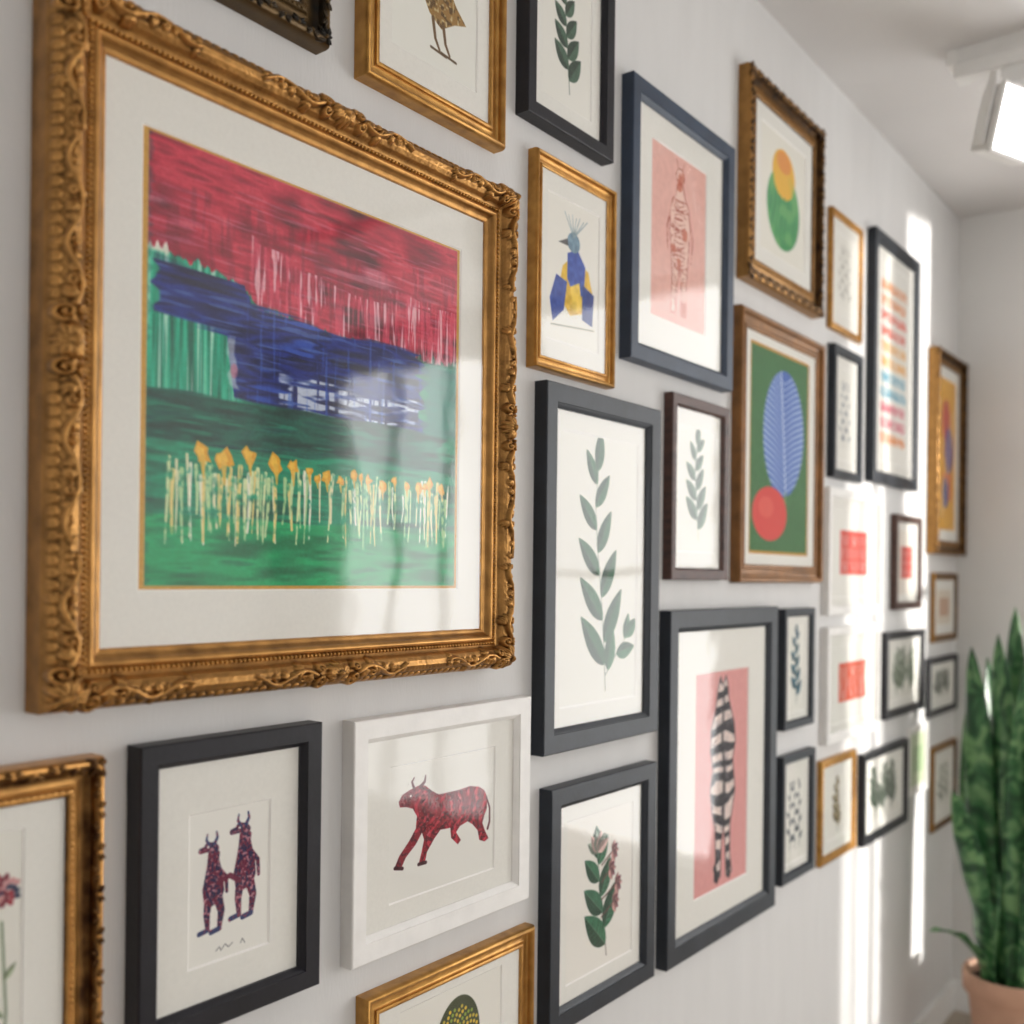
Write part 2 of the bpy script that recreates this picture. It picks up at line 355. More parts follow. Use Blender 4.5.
def art_figure(w,h):   # sketched standing figure in red-brown line on pink
    a=Art(w,h,240,'#e6b0a4'); A=a.A; a.c+=((a.n(40,30,3)-.5)*.04)[...,None]
    S=lambda x,y:(x,y*A); ink='#a5432f'
    body=[(.46,.17),(.56,.17),(.60,.24),(.66,.28),(.70,.38),(.68,.50),(.66,.60),(.64,.74),(.63,.93),(.55,.93),(.54,.74),(.51,.64),(.47,.76),(.44,.93),(.36,.93),(.38,.74),(.36,.58),(.33,.46),(.34,.34),(.38,.27),(.44,.24)]
    m=np.maximum(a.poly([S(*p) for p in body]),a.ell(.51,.12*A,.075,.055*A)); a.put(m,'#efd0c2',.7)
    def P(pts,r=.008): a.put(a.path([S(*p) for p in pts],r,r*.7)*np.clip(a.n(60,50,7)*1.7-.1,0,1),ink,.95)
    P(body+body[:1],.010)
    th=[(.51+.075*math.cos(t/10*6.28),.12+.045*math.sin(t/10*6.28)) for t in range(11)]; P(th,.010)
    P([(.47,.08),(.44,.03)]); P([(.55,.08),(.58,.03)]); P([(.49,.12),(.50,.13)]); P([(.53,.12),(.54,.13)]); P([(.49,.15),(.53,.15)])
    P([(.36,.32),(.28,.45),(.30,.58)],.012); P([(.68,.34),(.75,.46),(.72,.60)],.012)
    r=np.random.RandomState(4)
    for k in range(34):
        y=.27+.62*k/34; x0=.38+r.uniform(-.02,.05); x1=.63-r.uniform(-.02,.06)
        if y>.70: P([(x0,y),(.45,y+.015)],.006); P([(.56,y+.01),(x1,y)],.006)
        else: P([(x0,y),(.5,y+.02*math.sin(k)),(x1,y-.01)],.006 if k%3 else .012)
    a.put(m*np.clip((a.n(16,10,12)-.60)*7,0,1),'#bf5a3e',.75)
    return a
def art_zebra(ink='#22202a',ink2='#8a7f86',bg='#dd9a96',paper='#ece4da',al=1.,fr=78):
    def f(w,h):
        a=Art(w,h,240,bg); A=a.A
        a.c+=((a.n(50,40,3)-.5)*.03)[...,None]
        S=lambda x,y:(.5+(x-.5)*1.25,y*A)
        P=[(.44,.07),(.47,.03),(.50,.07),(.55,.03),(.58,.08),(.59,.14),(.63,.19),(.68,.26),(.70,.34),(.66,.42),(.68,.50),(.70,.57),(.66,.66),(.63,.72),(.63,.86),(.66,.95),(.58,.96),(.56,.82),(.53,.71),(.50,.80),(.49,.95),(.40,.96),(.42,.86),(.41,.72),(.36,.64),(.33,.54),(.37,.45),(.33,.36),(.34,.26),(.40,.18),(.42,.12)]
        m=a.poly([S(*p) for p in P]); a.put(m,paper,.8)
        ph=a.Y/A*fr+ np.abs(a.X-.5)**1.3*7*np.where(a.Y<.5*A,1,-1)+1.3*np.sin(a.X*11+a.Y*4)+5*(a.n(10,5,5)-.5)+.8*np.sin(a.Y/A*14)
        wd=.2+.35*(a.n(8,6,15)-.5)*2
        a.put(m*np.clip((np.sin(ph)+wd)*3,0,1),ink,al)
        a.put(m*np.clip((a.n(60,60,8)-.66)*7,0,1),ink2,.6*al)
        cl=a.path([S(.53,.08),S(.50,.30),S(.54,.48),S(.52,.70)],.018,.030); a.put(cl*m,ink,.75*al)
        ed=a.path([S(*p) for p in P+P[:1]],.008); a.put(ed,ink,.8*al)
        a.put(np.maximum(a.path([S(.41,.90),S(.44,.96)],.03),a.path([S(.60,.90),S(.62,.96)],.03)),ink,al)
        return a
    return f
def art_botfeather(w,h):
    a=Art(w,h,260,'#c2903a'); A=a.A
    a.put(a.rect(.028,.028,.972,A-.028),'#39703f'); a.c+=((a.n(60,40,3)-.5)*.05)[...,None]
    m=a.ell(.56,.40*A,.34,.31*A,.08); a.put(m,'#3f66b8')
    for k in range(21):
        y=(.10+.60*k/20)*A
        for s in(-1,1):
            a.put(m*a.path([(.56,y+.08),(.56+s*.16,y+.01),(.56+s*.34,y-.04)],.005,.012),'#b9cbe4',.8)
    a.put(m*a.path([(.50,.10*A),(.56,.45*A),(.60,.72*A)],.009),'#d8e0ee',.9)
    a.put(a.path([(.60,.69*A),(.56,.84*A)],.012),'#7c9a62')
    a.put(a.ell(.34,.80*A,.28,.13*A),'#d9453f'); a.put(a.ell(.28,.77*A,.12,.05*A),'#e66a5c',.6)
    return a
def art_bird(w,h):
    a=Art(w,h,170,'#ebe8df'); A=a.A
    T=lambda x,y:(.5+(x-.5)*1.45,(.54+(y-.56)*1.25)*A)
    P=lambda pts,c:a.put(a.poly([T(*p) for p in pts]),c)
    P([(.36,.50),(.50,.42),(.70,.48),(.76,.60),(.66,.72),(.46,.76),(.30,.66)],'#deb22c')
    P([(.42,.42),(.55,.38),(.66,.46),(.64,.62),(.52,.66),(.42,.56)],'#274aa6')
    P([(.28,.56),(.42,.58),(.38,.74),(.24,.82),(.20,.70)],'#23429a')
    P([(.62,.56),(.78,.60),(.76,.78),(.62,.76)],'#1f3a86')
    P([(.46,.60),(.58,.56),(.62,.70),(.50,.74)],'#edc846')
    a.put(a.ell(*T(.50,.35),.12,.07*A),'#6d8ca0'); P([(.42,.34),(.30,.38),(.43,.38)],'#555555')
    for k in range(7): a.put(a.path([T(.50,.32),T(.38+.05*k,.20+.01*(k%2))],.010,.006),'#8aa0a8',.8)
    a.c+=((a.n(30,24,4)-.5)*.14)[...,None]*(np.abs(a.c-hx('#ebe8df')).sum(-1)>.2)[...,None]
    a.put(a.path([T(.22,.84),T(.78,.80)],.008),'#666a55',.6)
    return a
def art_partridge(w,h):
    a=Art(w,h,190,'#e9e8e0'); A=a.A
    m=a.poly([(.34,.44*A),(.50,.38*A),(.64,.42*A),(.74,.52*A),(.86,.60*A),(.72,.64*A),(.56,.72*A),(.42,.66*A),(.32,.54*A)])
    a.put(m,'#9a7640'); a.put(m*np.clip((a.n(40,30,2)-.55)*6,0,1),'#5b4222',.9); a.put(m*np.clip((a.n(50,50,5)-.7)*6,0,1),'#cdbb8e',.9)
    a.put(a.ell(.30,.40*A,.08,.06*A),'#846238'); a.put(a.poly([(.24,.39*A),(.16,.42*A),(.24,.42*A)]),'#333333')
    for x in(.46,.58):
        a.put(a.path([(x,.68*A),(x+.03,.80*A),(x+.08,.86*A)],.018,.012),'#6a5030'); a.put(a.path([(x-.02,.87*A),(x+.16,.88*A)],.010),'#5a4428')
    return a
def art_pear(w,h):
    a=Art(w,h,180,'#e7e4d9'); A=a.A
    m=a.ell(.5,.58*A,.36,.33*A); t=a.ell(.5,.30*A,.25,.20*A)
    a.put(m,'#3f9a5a'); a.put(t,'#e6b127'); a.put(a.ell(.5,.20*A,.16,.09*A),'#e08f34')
    a.put(m*np.clip((np.sin(a.X*70+3*np.sin(a.Y*9))-.2)*3,0,1)*(a.Y>.48*A),'#257c48',.8); a.put(m*np.clip((a.n(10,8,4)-.5)*5,0,1),'#78b86c',.6)
    return a
def art_letters(cols,rows,bg='#ebe9e2',res=120,blk=None):
    def f(w,h):
        a=Art(w,h,res,bg); A=a.A; r=np.random.RandomState(rows)
        if blk:
            a.put(a.rect(.20,.26*A,.84,.74*A),blk)
            for i in range(3):
                for k in range(6):
                    x=.26+.105*k+r.uniform(-.01,.01); y=(.36+.14*i)*A
                    a.put(a.seg((x,y-.03),(x+r.uniform(-.04,.04),y+.04),.010),bg,.85)
            return a
        for i in range(rows):
            y=(.12+.76*i/(rows-1))*A; x=.12
            while x<.88:
                c=cols[(i//2)%len(cols)]
                a.put(a.path([(x,y-.04),(x+r.uniform(-.02,.04),y),(x+r.uniform(-.02,.04),y+.04)],.020,.015),c,.9)
                if r.rand()<.5: a.put(a.seg((x,y),(x+.05,y+r.uniform(-.02,.02)),.014),c,.9)
                x+=r.uniform(.06,.085)
        return a
    return f
def art_modern(w,h):
    a=Art(w,h,150,'#e6a820'); A=a.A
    a.put(a.ell(.40,.28*A,.24,.14*A),'#c2402f'); a.put(a.ell(.58,.47*A,.26,.15*A),'#5b3f8e')
    a.put(a.rect(.25,.62*A,.75,.80*A),'#dc6c22'); a.put(a.ell(.4,.75*A,.18,.10*A),'#35428f'); a.put(a.path([(.2,.9*A),(.5,.55*A),(.8,.2*A)],.02),'#efe2c0')
    return a
def art_posy(w,h):
    a=Art(w,h,240,'#e5e3da'); A=a.A
    a.put(a.path([(.90,A*.95),(.93,A*.6),(.91,A*.30)],.006),'#6b7d60',.8)
    for i in range(4): a.leaf((.92,A*(.85-.12*i)),(.92+(.05 if i%2 else -.07),A*(.80-.12*i)),.014,'#7a8a68',None,.8)
    for k in range(30):
        b=k*2.4; r=.012*math.sqrt(k); a.put(a.ell(.915+r*math.cos(b),.25+r*math.sin(b),.014,.011,b),['#a0404a','#333a55','#c99090','#7a3440'][k%4])
    return a
def art_fruit(w,h):
    a=Art(w,h,220,'#e9e6dd'); A=a.A
    m=a.ell(.55,.36*A,.22,.28*A,.1); a.put(m,'#3c4428')
    for k in range(120):
        b=k*2.4; r=.0195*math.sqrt(k); a.put(m*a.ell(.55+r*math.cos(b),.36*A+r*math.sin(b),.012,.012),['#e6c238','#c9b23c','#8aa438'][k%3])
    return a
def art_twigs(col,bg='#e9e7df',seed=1,al=1.):
    def f(w,h):
        a=Art(w,h,110,bg); A=a.A; r=np.random.RandomState(seed)
        for k in range(3):
            x=.28+.22*k; sprig(a,[(x,A*.86),(x+r.uniform(-.05,.05),A*.5),(x+r.uniform(-.08,.08),A*.2)],7,.22,.05,col,col,None,.8,flip=1 if k%2 else -1,al=al)
        return a
    return f

# ------------------------------------------------------------------ frames
def frame_rings(mb,x0,x1,z0,z1,prof,mi=0):
    vs=[];fs=[]
    for (d,t) in prof:
        vs+=[(x0+d,-t,z0+d),(x1-d,-t,z0+d),(x1-d,-t,z1-d),(x0+d,-t,z1-d)]
    for j in range(len(prof)-1):
        for k in range(4):
            a=j*4+k;b=j*4+(k+1)%4; fs.append((a,b,b+4,a+4))
    mb.add(vs,fs,mi)
def P_flat(w,t,mh):
    return [(0,0),(0,t-.002),(.0008,t-.0006),(.002,t),(w*.78,t-.0012),(w*.80,t-.003),(w*.83,t-.0035),(w*.95,t-.008),(w,t-.009),(w,mh)]
def P_gilt(w,t,mh):
    pr=[(0,0),(0,t*.55)]
    for k in range(9):
        a=math.pi*k/8; pr.append((w*.16*(1-math.cos(a)),t*.62+math.sin(a)*t*.38))
    for k in range(1,8):
        u=k/8; pr.append((w*(.32+.42*u),t*.62-math.sin(math.pi*u)*t*.12))
    for k in range(7):
        a=math.pi*k/6; pr.append((w*(.76+.12*(1-math.cos(a))),max(mh+.001,t*.55)+math.sin(a)*t*.14))
    pr+=[(w,mh)]
    return pr
BIGP=[(0,0),(0,.026),(.002,.033),(.006,.040),(.011,.046),(.017,.050),(.023,.049),(.028,.045),(.031,.040),(.033,.038),(.036,.0365),(.040,.0365),(.042,.0385),(.045,.0395),(.048,.0375),(.050,.034),(.053,.031),(.056,.030),(.058,.029),(.059,.026),(.060,.021),(.060,.016)]
def prof_h(prof,n):
    return float(np.interp(n,[p[0] for p in prof[1:]],[p[1] for p in prof[1:]]))
class Side:
    def __init__(s,x0,x1,z0,z1,i,prof):
        C=[Vector((x0,0,z0)),Vector((x1,0,z0)),Vector((x1,0,z1)),Vector((x0,0,z1))]
        s.A=C[i]; s.a=(C[(i+1)%4]-s.A); s.L=s.a.length; s.a.normalize(); s.b=(C[(i+3)%4]-s.A).normalized(); s.prof=prof
    def p(s,u,n,dh=0.):
        return s.A+s.a*u+s.b*n+Vector((0,-(prof_h(s.prof,max(n,.0005))+dh),0))
    def dirv(s,ang,l): return s.a*(math.cos(ang)*l)+s.b*(math.sin(ang)*l)
def lobe(mb,S,u,n,ang,l,wd,ht,dh=.0):
    c=S.p(u,n,dh)+S.dirv(ang,l*.5); d=S.dirv(ang,1); e=Vector((0,1,0)).cross(d)
    mb.ellipsoid(c,d*(l*.55),e*wd,Vector((0,-ht,0)),0,10,6)
class Relief:
    """carved relief height as the upper envelope of leaf lobes and scroll tubes"""
    def __init__(s,u,n): s.u=u;s.n=n;s.h=np.zeros_like(u)
    def lobe(s,cu,cn,ang,l,w,ht,vein=.3):
        du,dn=s.u-cu,s.n-cn; k=np.hypot(du,dn)<l*1.3
        if not k.any(): return
        c,t=math.cos(ang),math.sin(ang); a=(du[k]*c+dn[k]*t)/l; b=(-du[k]*t+dn[k]*c)/w
        x=(a-.5)*2; wd=np.clip(1-.35*a,.3,1); e=x*x+(b/wd)**2
        hh=ht*np.sqrt(np.clip(1-e,0,1))*(1-vein*np.exp(-(b/.22)**2))
        s.h[k]=np.maximum(s.h[k],hh)
    def tube(s,pts,r0,r1,ht):
        n=len(pts)-1
        for i in range(n):
            p,q=pts[i],pts[i+1]; r=r0+(r1-r0)*i/n; dx,dy=q[0]-p[0],q[1]-p[1]
            k=(np.abs(s.u-p[0])<.012)&(np.abs(s.n-p[1])<.012)
            if not k.any(): continue
            U,Nn=s.u[k]-p[0],s.n[k]-p[1]
            t=np.clip((U*dx+Nn*dy)/(dx*dx+dy*dy+1e-12),0,1); d=np.hypot(U-t*dx,Nn-t*dy)/r
            s.h[k]=np.maximum(s.h[k],ht*np.sqrt(np.clip(1-d*d,0,1)))
    def spiral(s,cu,cn,r,turns,st,sg,tr,ht):
        K=int(16*turns); pts=[]
        for k in range(K+1):
            t=k/K; a=st+sg*turns*2*math.pi*t; rr=r*(1-.85*t); pts.append((cu+rr*math.cos(a),cn+rr*math.sin(a)))
        s.tube(pts,tr,tr*.6,ht); s.lobe(pts[-1][0]-.0025,pts[-1][1],0,.005,.0026,ht*1.1,0)
    def vine(s,u0,u1,n0=.0165,amp=.007,sc=1.,k=8):
        L=u1-u0; sg=1 if L>0 else -1; f=lambda t:(u0+L*t,n0+amp*math.sin(t*2*math.pi*abs(L)/.075))
        s.tube([f(t/40) for t in range(41)],.0030*sc,.0014*sc,.0065*sc)
        for j in range(k):
            t=(j+.3)/k; p=f(t); side=1 if j%2 else -1; g=(1-.45*t)*sc
            for q,da in enumerate((.15,.60,1.05,1.5)):
                an=da*side; an=an if sg>0 else math.pi-an
                s.lobe(p[0]+sg*.0012*q,p[1]+side*.001,an,.0155*g*(1-.12*q),.0034*g,.0068*g)
            if j%3==1:
                s.spiral(p[0]+sg*.006,p[1]-side*.0075,.0062*g,1.2,math.pi/2*side,-sg*side,.0019*g,.007*g)
def carved_big(x0,x1,z0,z1,parent,mat):
    prof=BIGP; P=np.array(prof); d=np.r_[0,np.cumsum(np.hypot(*np.diff(P,axis=0).T))]; K=int(d[-1]/.00105)
    s=np.linspace(0,d[-1],K); pn=np.interp(s,d,P[:,0]); ph=np.interp(s,d,P[:,1])
    for i in range(4):
        S=Side(x0,x1,z0,z1,i,prof); L=S.L; NC=int(L/.0011)
        t=np.linspace(0,1,NC); n=np.repeat(pn[:,None],NC,1); hh=np.repeat(ph[:,None],NC,1); u=n+t[None]*(L-2*n)
        uf=np.minimum(u,L-u)
        R=Relief(uf,n)
        for k in range(5):
            for (cu,cn,an) in ((.015,.015,math.pi/4+k*.42),(.015,.015,math.pi/4-k*.42)):
                R.lobe(cu,cn,an,.026-.0015*k,.0050,.0095)
        R.lobe(.004,.004,math.pi/4,.018,.006,.008); R.lobe(.010,.010,math.pi/4,.014,.0075,.012,.0)
        R.spiral(.038,.0105,.0085,1.4,math.pi,1,.0026,.009); R.spiral(.0105,.038,.0085,1.4,-math.pi/2,-1,.0026,.009)
        R.spiral(.040,.024,.0065,1.3,math.pi,-1,.0022,.008)
        R.vine(.046,.150,.0165,.0065,1.12,8)
        Rc=Relief(np.abs(u-L/2),n)
        for k in range(6):
            Rc.lobe(.0,.012,math.pi/2-k*.36,.021-.0008*k,.0044,.0092); Rc.lobe(.0,.020,-math.pi/2+k*.36,.018,.0044,.0085)
        Rc.lobe(-.007,.016,0,.014,.0075,.012,0)
        Rc.spiral(.026,.010,.0080,1.4,math.pi,1,.0024,.0085); Rc.spiral(.028,.0235,.0060,1.3,math.pi,-1,.0022,.008)
        Rc.vine(.034,.118,.0165,.0065,1.05,7)
        h=np.maximum(R.h,Rc.h)
        if i in (1,3):
            Rm=Relief(uf,n); Rm.vine(.235,.160,.0165,.006,.95,5); Rm.lobe(.228,.0165,0,.014,.006,.008); h=np.maximum(h,Rm.h)
        per=.0115; uu=(uf%per)-per/2; e=(uu/(per*.48))**2+((n-.0045)/.0040)**2
        h=np.maximum(h,.0026*np.sqrt(np.clip(1-e,0,1)))
        win=np.clip((n-.0005)/.0025,0,1)*np.clip((.0335-n)/.0025,0,1)
        h=h*win+.0006*win*(noise(K,NC,K//3,NC//3,i+9)-.5)
        y=-(hh+h); out=h*.45*np.clip(1-n/.014,0,1); nn=n-out
        a=np.array(S.a);b=np.array(S.b);A0=np.array(S.A)
        co=A0+a*u[...,None]+b*nn[...,None]; co[...,1]=y
        co=co-np.array(parent.location)
        ob,me=gridmesh('carved_rail_%d'%(i+1),co,mat,parent)
        me.polygons.foreach_set('use_smooth',[True]*len(me.polygons))
        me.flip_normals()
    mb=MB()
    for i in range(4):
        S=Side(x0,x1,z0,z1,i,prof); L=S.L; n=int((L-.07)/.0060)
        for k in range(n+1):
            u=.038+(L-.076)*k/n; mb.ellipsoid(S.p(u,.038,.0004),S.a*.0025,S.b*.0025,Vector((0,-.0027,0)),0,7,4)
    mb.obj('bead_row',M['goldp'],parent,60)
def ornate_small(mb,x0,x1,z0,z1,prof,w,t):
    for i in range(4):
        S=Side(x0,x1,z0,z1,i,prof); L=S.L; n=max(6,int(L/.020))
        for k in range(n):
            u=(k+.5)*L/n; s=1 if (k%2) else -1
            for q in (.5,1.2):
                lobe(mb,S,u,w*.22,s*q*.6,w*.26,w*.055,t*.08); lobe(mb,S,u,w*.22,math.pi-s*q*.6,w*.26,w*.055,t*.08)
            mb.ellipsoid(S.p(u,w*.22,0),S.a*(w*.07),S.b*(w*.07),Vector((0,-t*.10,0)),0,8,5)
        m=int((L-2*w)/.0065)
        for k in range(m):
            u=w*.9+(L-1.8*w)*(k+.5)/m; mb.ellipsoid(S.p(u,w*.84,0),S.a*.0026,S.b*.0019,Vector((0,-.002,0)),0,7,4)
        for k in range(5):
            an=math.pi/4+(k-2)*.5; c=S.A+S.dirv(math.pi/4,w*.22)+S.dirv(an,w*.22)+Vector((0,-t*.86,0))
            d=S.dirv(an,1); e=Vector((0,1,0)).cross(d); mb.ellipsoid(c,d*(w*.28),e*(w*.08),Vector((0,-t*.15,0)),0,8,5)

def picture(name,x0,x1,z0,z1,t,w,style,mat,art,op,mh=None):
    mh=mh if mh is not None else max(.006,t*.5)
    root=empty(name,((x0+x1)/2,0,(z0+z1)/2)); inv=Vector(root.location)
    if style=='big': carved_big(x0,x1,z0,z1,root,M[mat])
    else:
        mb=MB(); prof={'flat':P_flat,'gilt':P_gilt,'orn':P_gilt}[style](w,t,mh)
        frame_rings(mb,x0,x1,z0,z1,prof)
        if style=='orn': ornate_small(mb,x0,x1,z0,z1,prof,w,t)
        mb.obj('frame_moulding',M[mat],root,35 if style!='flat' else 25)
    a0,a1,b0,b1=op
    mb=MB(); g=w-.004
    X0,X1,Z0,Z1=x0+g,x1-g,z0+g,z1-g
    out=[(X0,Z0),(X1,Z0),(X1,Z1),(X0,Z1)]; inn=[(a0,b0),(a1,b0),(a1,b1),(a0,b1)]
    e=.0022; inn2=[(a0+e,b0+e),(a1-e,b0+e),(a1-e,b1-e),(a0+e,b1-e)]
    vs=[(x,-mh-.0002,z) for x,z in out]+[(x,-mh-.0002,z) for x,z in inn]+[(x,-mh+.0018,z) for x,z in inn2]
    mb.add(vs,[(k,(k+1)%4,4+(k+1)%4,4+k) for k in range(4)],0)
    mb.add(vs,[(4+k,4+(k+1)%4,8+(k+1)%4,8+k) for k in range(4)],1)
    mb.obj('mat_board',[M['mat'],M['core']],root)
    a=art(a1-a0,b1-b0); a.obj(a0-inv.x,b1-inv.z,-mh+.0016,root)
    mb=MB(); y=-mh-.0022
    mb.add([(X0,y,Z0),(X1,y,Z0),(X1,y,Z1),(X0,y,Z1)],[(0,1,2,3)]); mb.obj('glass_pane',M['glassb' if style=='big' else 'glass'],root)
    return root
def opn(f,w,l,r=None,b=None,t=None):
    r=l if r is None else r; b=l if b is None else b; t=b if t is None else t
    return (f[0]+w+l,f[1]-w-r,f[2]+w+b,f[3]-w-t)
def pic(name,f,t,w,style,mat,art,border,**k):
    picture(name,*f,t,w,style,mat,art,border if len(border)==4 and border[2]>.4 else opn(f,w,*border),**k)

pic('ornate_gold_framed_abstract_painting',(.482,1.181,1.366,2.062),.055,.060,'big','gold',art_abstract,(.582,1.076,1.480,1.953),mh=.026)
pic('black_gold_framed_picture',(.50,.831,2.130,2.50),.03,.04,'orn','blackgold',art_sprig('#556655'),(.03,))
pic('gold_framed_partridge_print',(.894,1.177,2.126,2.47),.025,.03,'gilt','goldp',art_partridge,(.025,.025,.035))
pic('black_framed_leaf_print',(1.228,1.472,2.203,2.55),.025,.028,'flat','black',art_sprig('#425a4a',res=180,n=10,ll=.42,lw=.11),(.025,))
pic('gold_framed_bird_print',(1.262,1.493,1.824,2.162),.02,.022,'gilt','goldp',art_bird,(.018,.018,.03))
pic('slate_framed_figure_print',(1.534,1.940,1.885,2.386),.025,.034,'flat','steel',art_figure,(1.621,1.838,1.98,2.304))
pic('ornate_bronze_framed_pear_print',(2.002,2.430,2.139,2.592),.03,.052,'orn','goldd',art_pear,(.035,))
pic('gold_framed_pencil_sketch',(2.526,2.753,2.138,2.444),.015,.018,'gilt','goldp',art_twigs('#c4c1b8'),(.03,))
pic('navy_framed_typographic_print',(2.827,3.243,1.773,2.476),.025,.035,'flat','navy',art_letters(['#e07a26','#d8503c','#e6a03a','#3f98b6','#cc4460'],11,res=150),(.03,))
pic('ornate_gold_framed_modern_print',(3.421,3.780,1.588,2.255),.035,.045,'orn','goldd',art_modern,(.035,))
pic('navy_framed_fern_print',(1.286,1.644,1.219,1.806),.025,.038,'flat','navy',art_fern,(.022,.022,.03))
pic('walnut_framed_sprig_print',(1.697,1.938,1.496,1.850),.02,.024,'flat','brown',art_sprig('#3f5f49',res=150,n=9,ll=.46,lw=.10),(.018,.018,.03))
pic('oak_framed_feather_leaf_print',(1.986,2.460,1.491,2.077),.025,.040,'gilt','wood',art_botfeather,(2.050,2.388,1.553,2.020))
pic('navy_framed_twig_print',(2.537,2.750,1.761,2.100),.02,.024,'flat','navy',art_twigs('#8d949c'),(.025,))
pic('white_framed_red_block_print',(2.512,2.921,1.409,1.734),.02,.024,'flat','white',art_letters([],3,blk='#d8463a'),(.02,))
pic('walnut_framed_red_print',(3.055,3.312,1.413,1.695),.02,.022,'flat','brown',art_letters([],3,blk='#be4038',bg='#e0d8cd'),(.02,))
pic('black_framed_zebra_print',(1.688,2.186,.764,1.438),.025,.043,'flat','navy',art_zebra(),(1.815,2.060,.862,1.310))
pic('navy_framed_blue_sprig_print',(2.239,2.423,1.149,1.431),.02,.020,'flat','navy',art_sprig('#466878',ll=.42,lw=.11),(.015,))
pic('white_framed_red_poster_print',(2.512,2.922,1.082,1.378),.02,.024,'flat','white',art_letters([],3,blk='#d95a44'),(.02,))
pic('black_framed_herb_print',(2.976,3.353,1.097,1.348),.02,.024,'flat','black',art_twigs('#5f7058',seed=3),(.02,))
pic('gold_framed_miniature_print',(3.474,3.760,1.297,1.526),.015,.024,'gilt','goldd',art_letters([],3,blk='#b98a6a',bg='#ddd2c0'),(.03,))
pic('black_framed_miniature_print',(3.430,3.770,1.055,1.247),.015,.024,'flat','black',art_twigs('#5f6458',seed=5),(.02,))
pic('green_framed_small_print',(3.235,3.440,.829,1.044),.01,.014,'flat','white',art_letters([],3,blk='#9fb98a',bg='#c3d0ac'),(.01,))
pic('gold_framed_posy_print',(3.491,3.772,.672,.951),.015,.022,'gilt','goldd',art_twigs('#6d7560',seed=7),(.03,))
pic('navy_framed_seedling_print',(2.236,2.435,.792,1.089),.02,.022,'flat','navy',art_twigs('#48525c',seed=9),(.015,))
pic('gold_framed_herb_print',(2.494,2.746,.778,1.044),.015,.022,'gilt','goldp',art_sprig('#8a7a5a',ll=.3),(.03,))
pic('black_framed_garden_print',(2.795,3.195,.768,1.020),.02,.024,'flat','black',art_twigs('#4c5a4c',seed=11),(.02,))
pic('navy_framed_flower_print',(1.310,1.642,.770,1.163),.025,.036,'flat','navy',art_flower,(.026,.026,.026))
pic('white_framed_bull_print',(.887,1.257,1.006,1.316),.022,.032,'flat','white',art_bull,(.962,1.183,1.066,1.248))
pic('black_framed_creatures_print',(.589,.832,1.007,1.322),.025,.027,'flat','black',art_creatures,(.655,.765,1.072,1.240))
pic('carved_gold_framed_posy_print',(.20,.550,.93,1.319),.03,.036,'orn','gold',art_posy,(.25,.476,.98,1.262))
pic('gold_framed_fruit_print',(.915,1.276,.65,.960),.022,.03,'gilt','goldp',art_fruit,(.985,1.205,.70,.918))

# ------------------------------------------------------------------ room
CX,CZ,YF,XB=3.789,2.77,-3.7,-1.8
wallm=paint('wall_plaster','#d8d7d6',.8,noise=.012,scale=6,bump=.18,bscale=90,stretch=(3,1,.6),spec=.3)
endm=paint('end_wall_plaster','#e6e5e3',.8,noise=.01,scale=6,bump=.05,bscale=90,spec=.3)
ceilm=paint('ceiling_paint','#dddbda',.85,noise=.01,scale=5,spec=.2)
trimm=paint('trim_paint','#efeeec',.4,noise=.01)
def slab(name,lo,hi,mat):
    mb=MB(); c=[(a+b)/2 for a,b in zip(lo,hi)]; mb.box(c,[b-a for a,b in zip(lo,hi)]); return mb.obj(name,mat)
slab('wall_left',(XB-.1,0,0),(CX+.1,.12,CZ),wallm)
slab('ceiling',(XB-.1,YF-.1,CZ),(CX+.1,.12,CZ+.1),ceilm)
m,nt,b=newmat('oak_floor'); tc=N(nt,'ShaderNodeTexCoord'); br=N(nt,'ShaderNodeTexBrick'); br.inputs['Scale'].default_value=1.2
br.inputs['Color1'].default_value=L4('#ada092'); br.inputs['Color2'].default_value=L4('#a19482'); br.inputs['Mortar'].default_value=L4('#5a4c3e'); br.inputs['Mortar Size'].default_value=.004; br.inputs['Row Height'].default_value=.16; br.inputs['Brick Width'].default_value=1.4
nt.links.new(tc.outputs['Object'],br.inputs[0]); nt.links.new(br.outputs[0],b.inputs['Base Color']); b.inputs['Roughness'].default_value=.45
slab('floor',(XB-.1,YF-.1,-.1),(CX+.1,.12,0),m)
slab('wall_back',(XB-.1,YF,0),(XB,0,CZ),endm)
def wall_with_openings(name,axis,pos,th,u0,u1,ops,mat):
    mb=MB(); us=sorted({u0,u1}|{o[0] for o in ops}|{o[1] for o in ops})
    for ua,ub in zip(us[:-1],us[1:]):
        o=[q for q in ops if q[0]<=ua+1e-6 and q[1]>=ub-1e-6]
        zz=[(0,CZ)] if not o else [(0,o[0][2]),(o[0][3],CZ)]
        for za,zb in zz:
            if axis=='x': mb.box((pos+th/2,(ua+ub)/2,(za+zb)/2),(abs(th),ub-ua,zb-za))
            else: mb.box(((ua+ub)/2,pos+th/2,(za+zb)/2),(ub-ua,abs(th),zb-za))
    return mb.obj(name,mat)
EW=[(-1.96,-.94,.30,2.75),(-3.25,-2.12,.30,2.62)]
OW=[(.30,1.45,.8,2.5)]  # unseen front-wall opening, added to give soft fill light
wall_with_openings('wall_right','x',CX,.14,YF,0,EW,endm)
wall_with_openings('wall_front','y',YF,-.14,XB,CX,OW,endm)
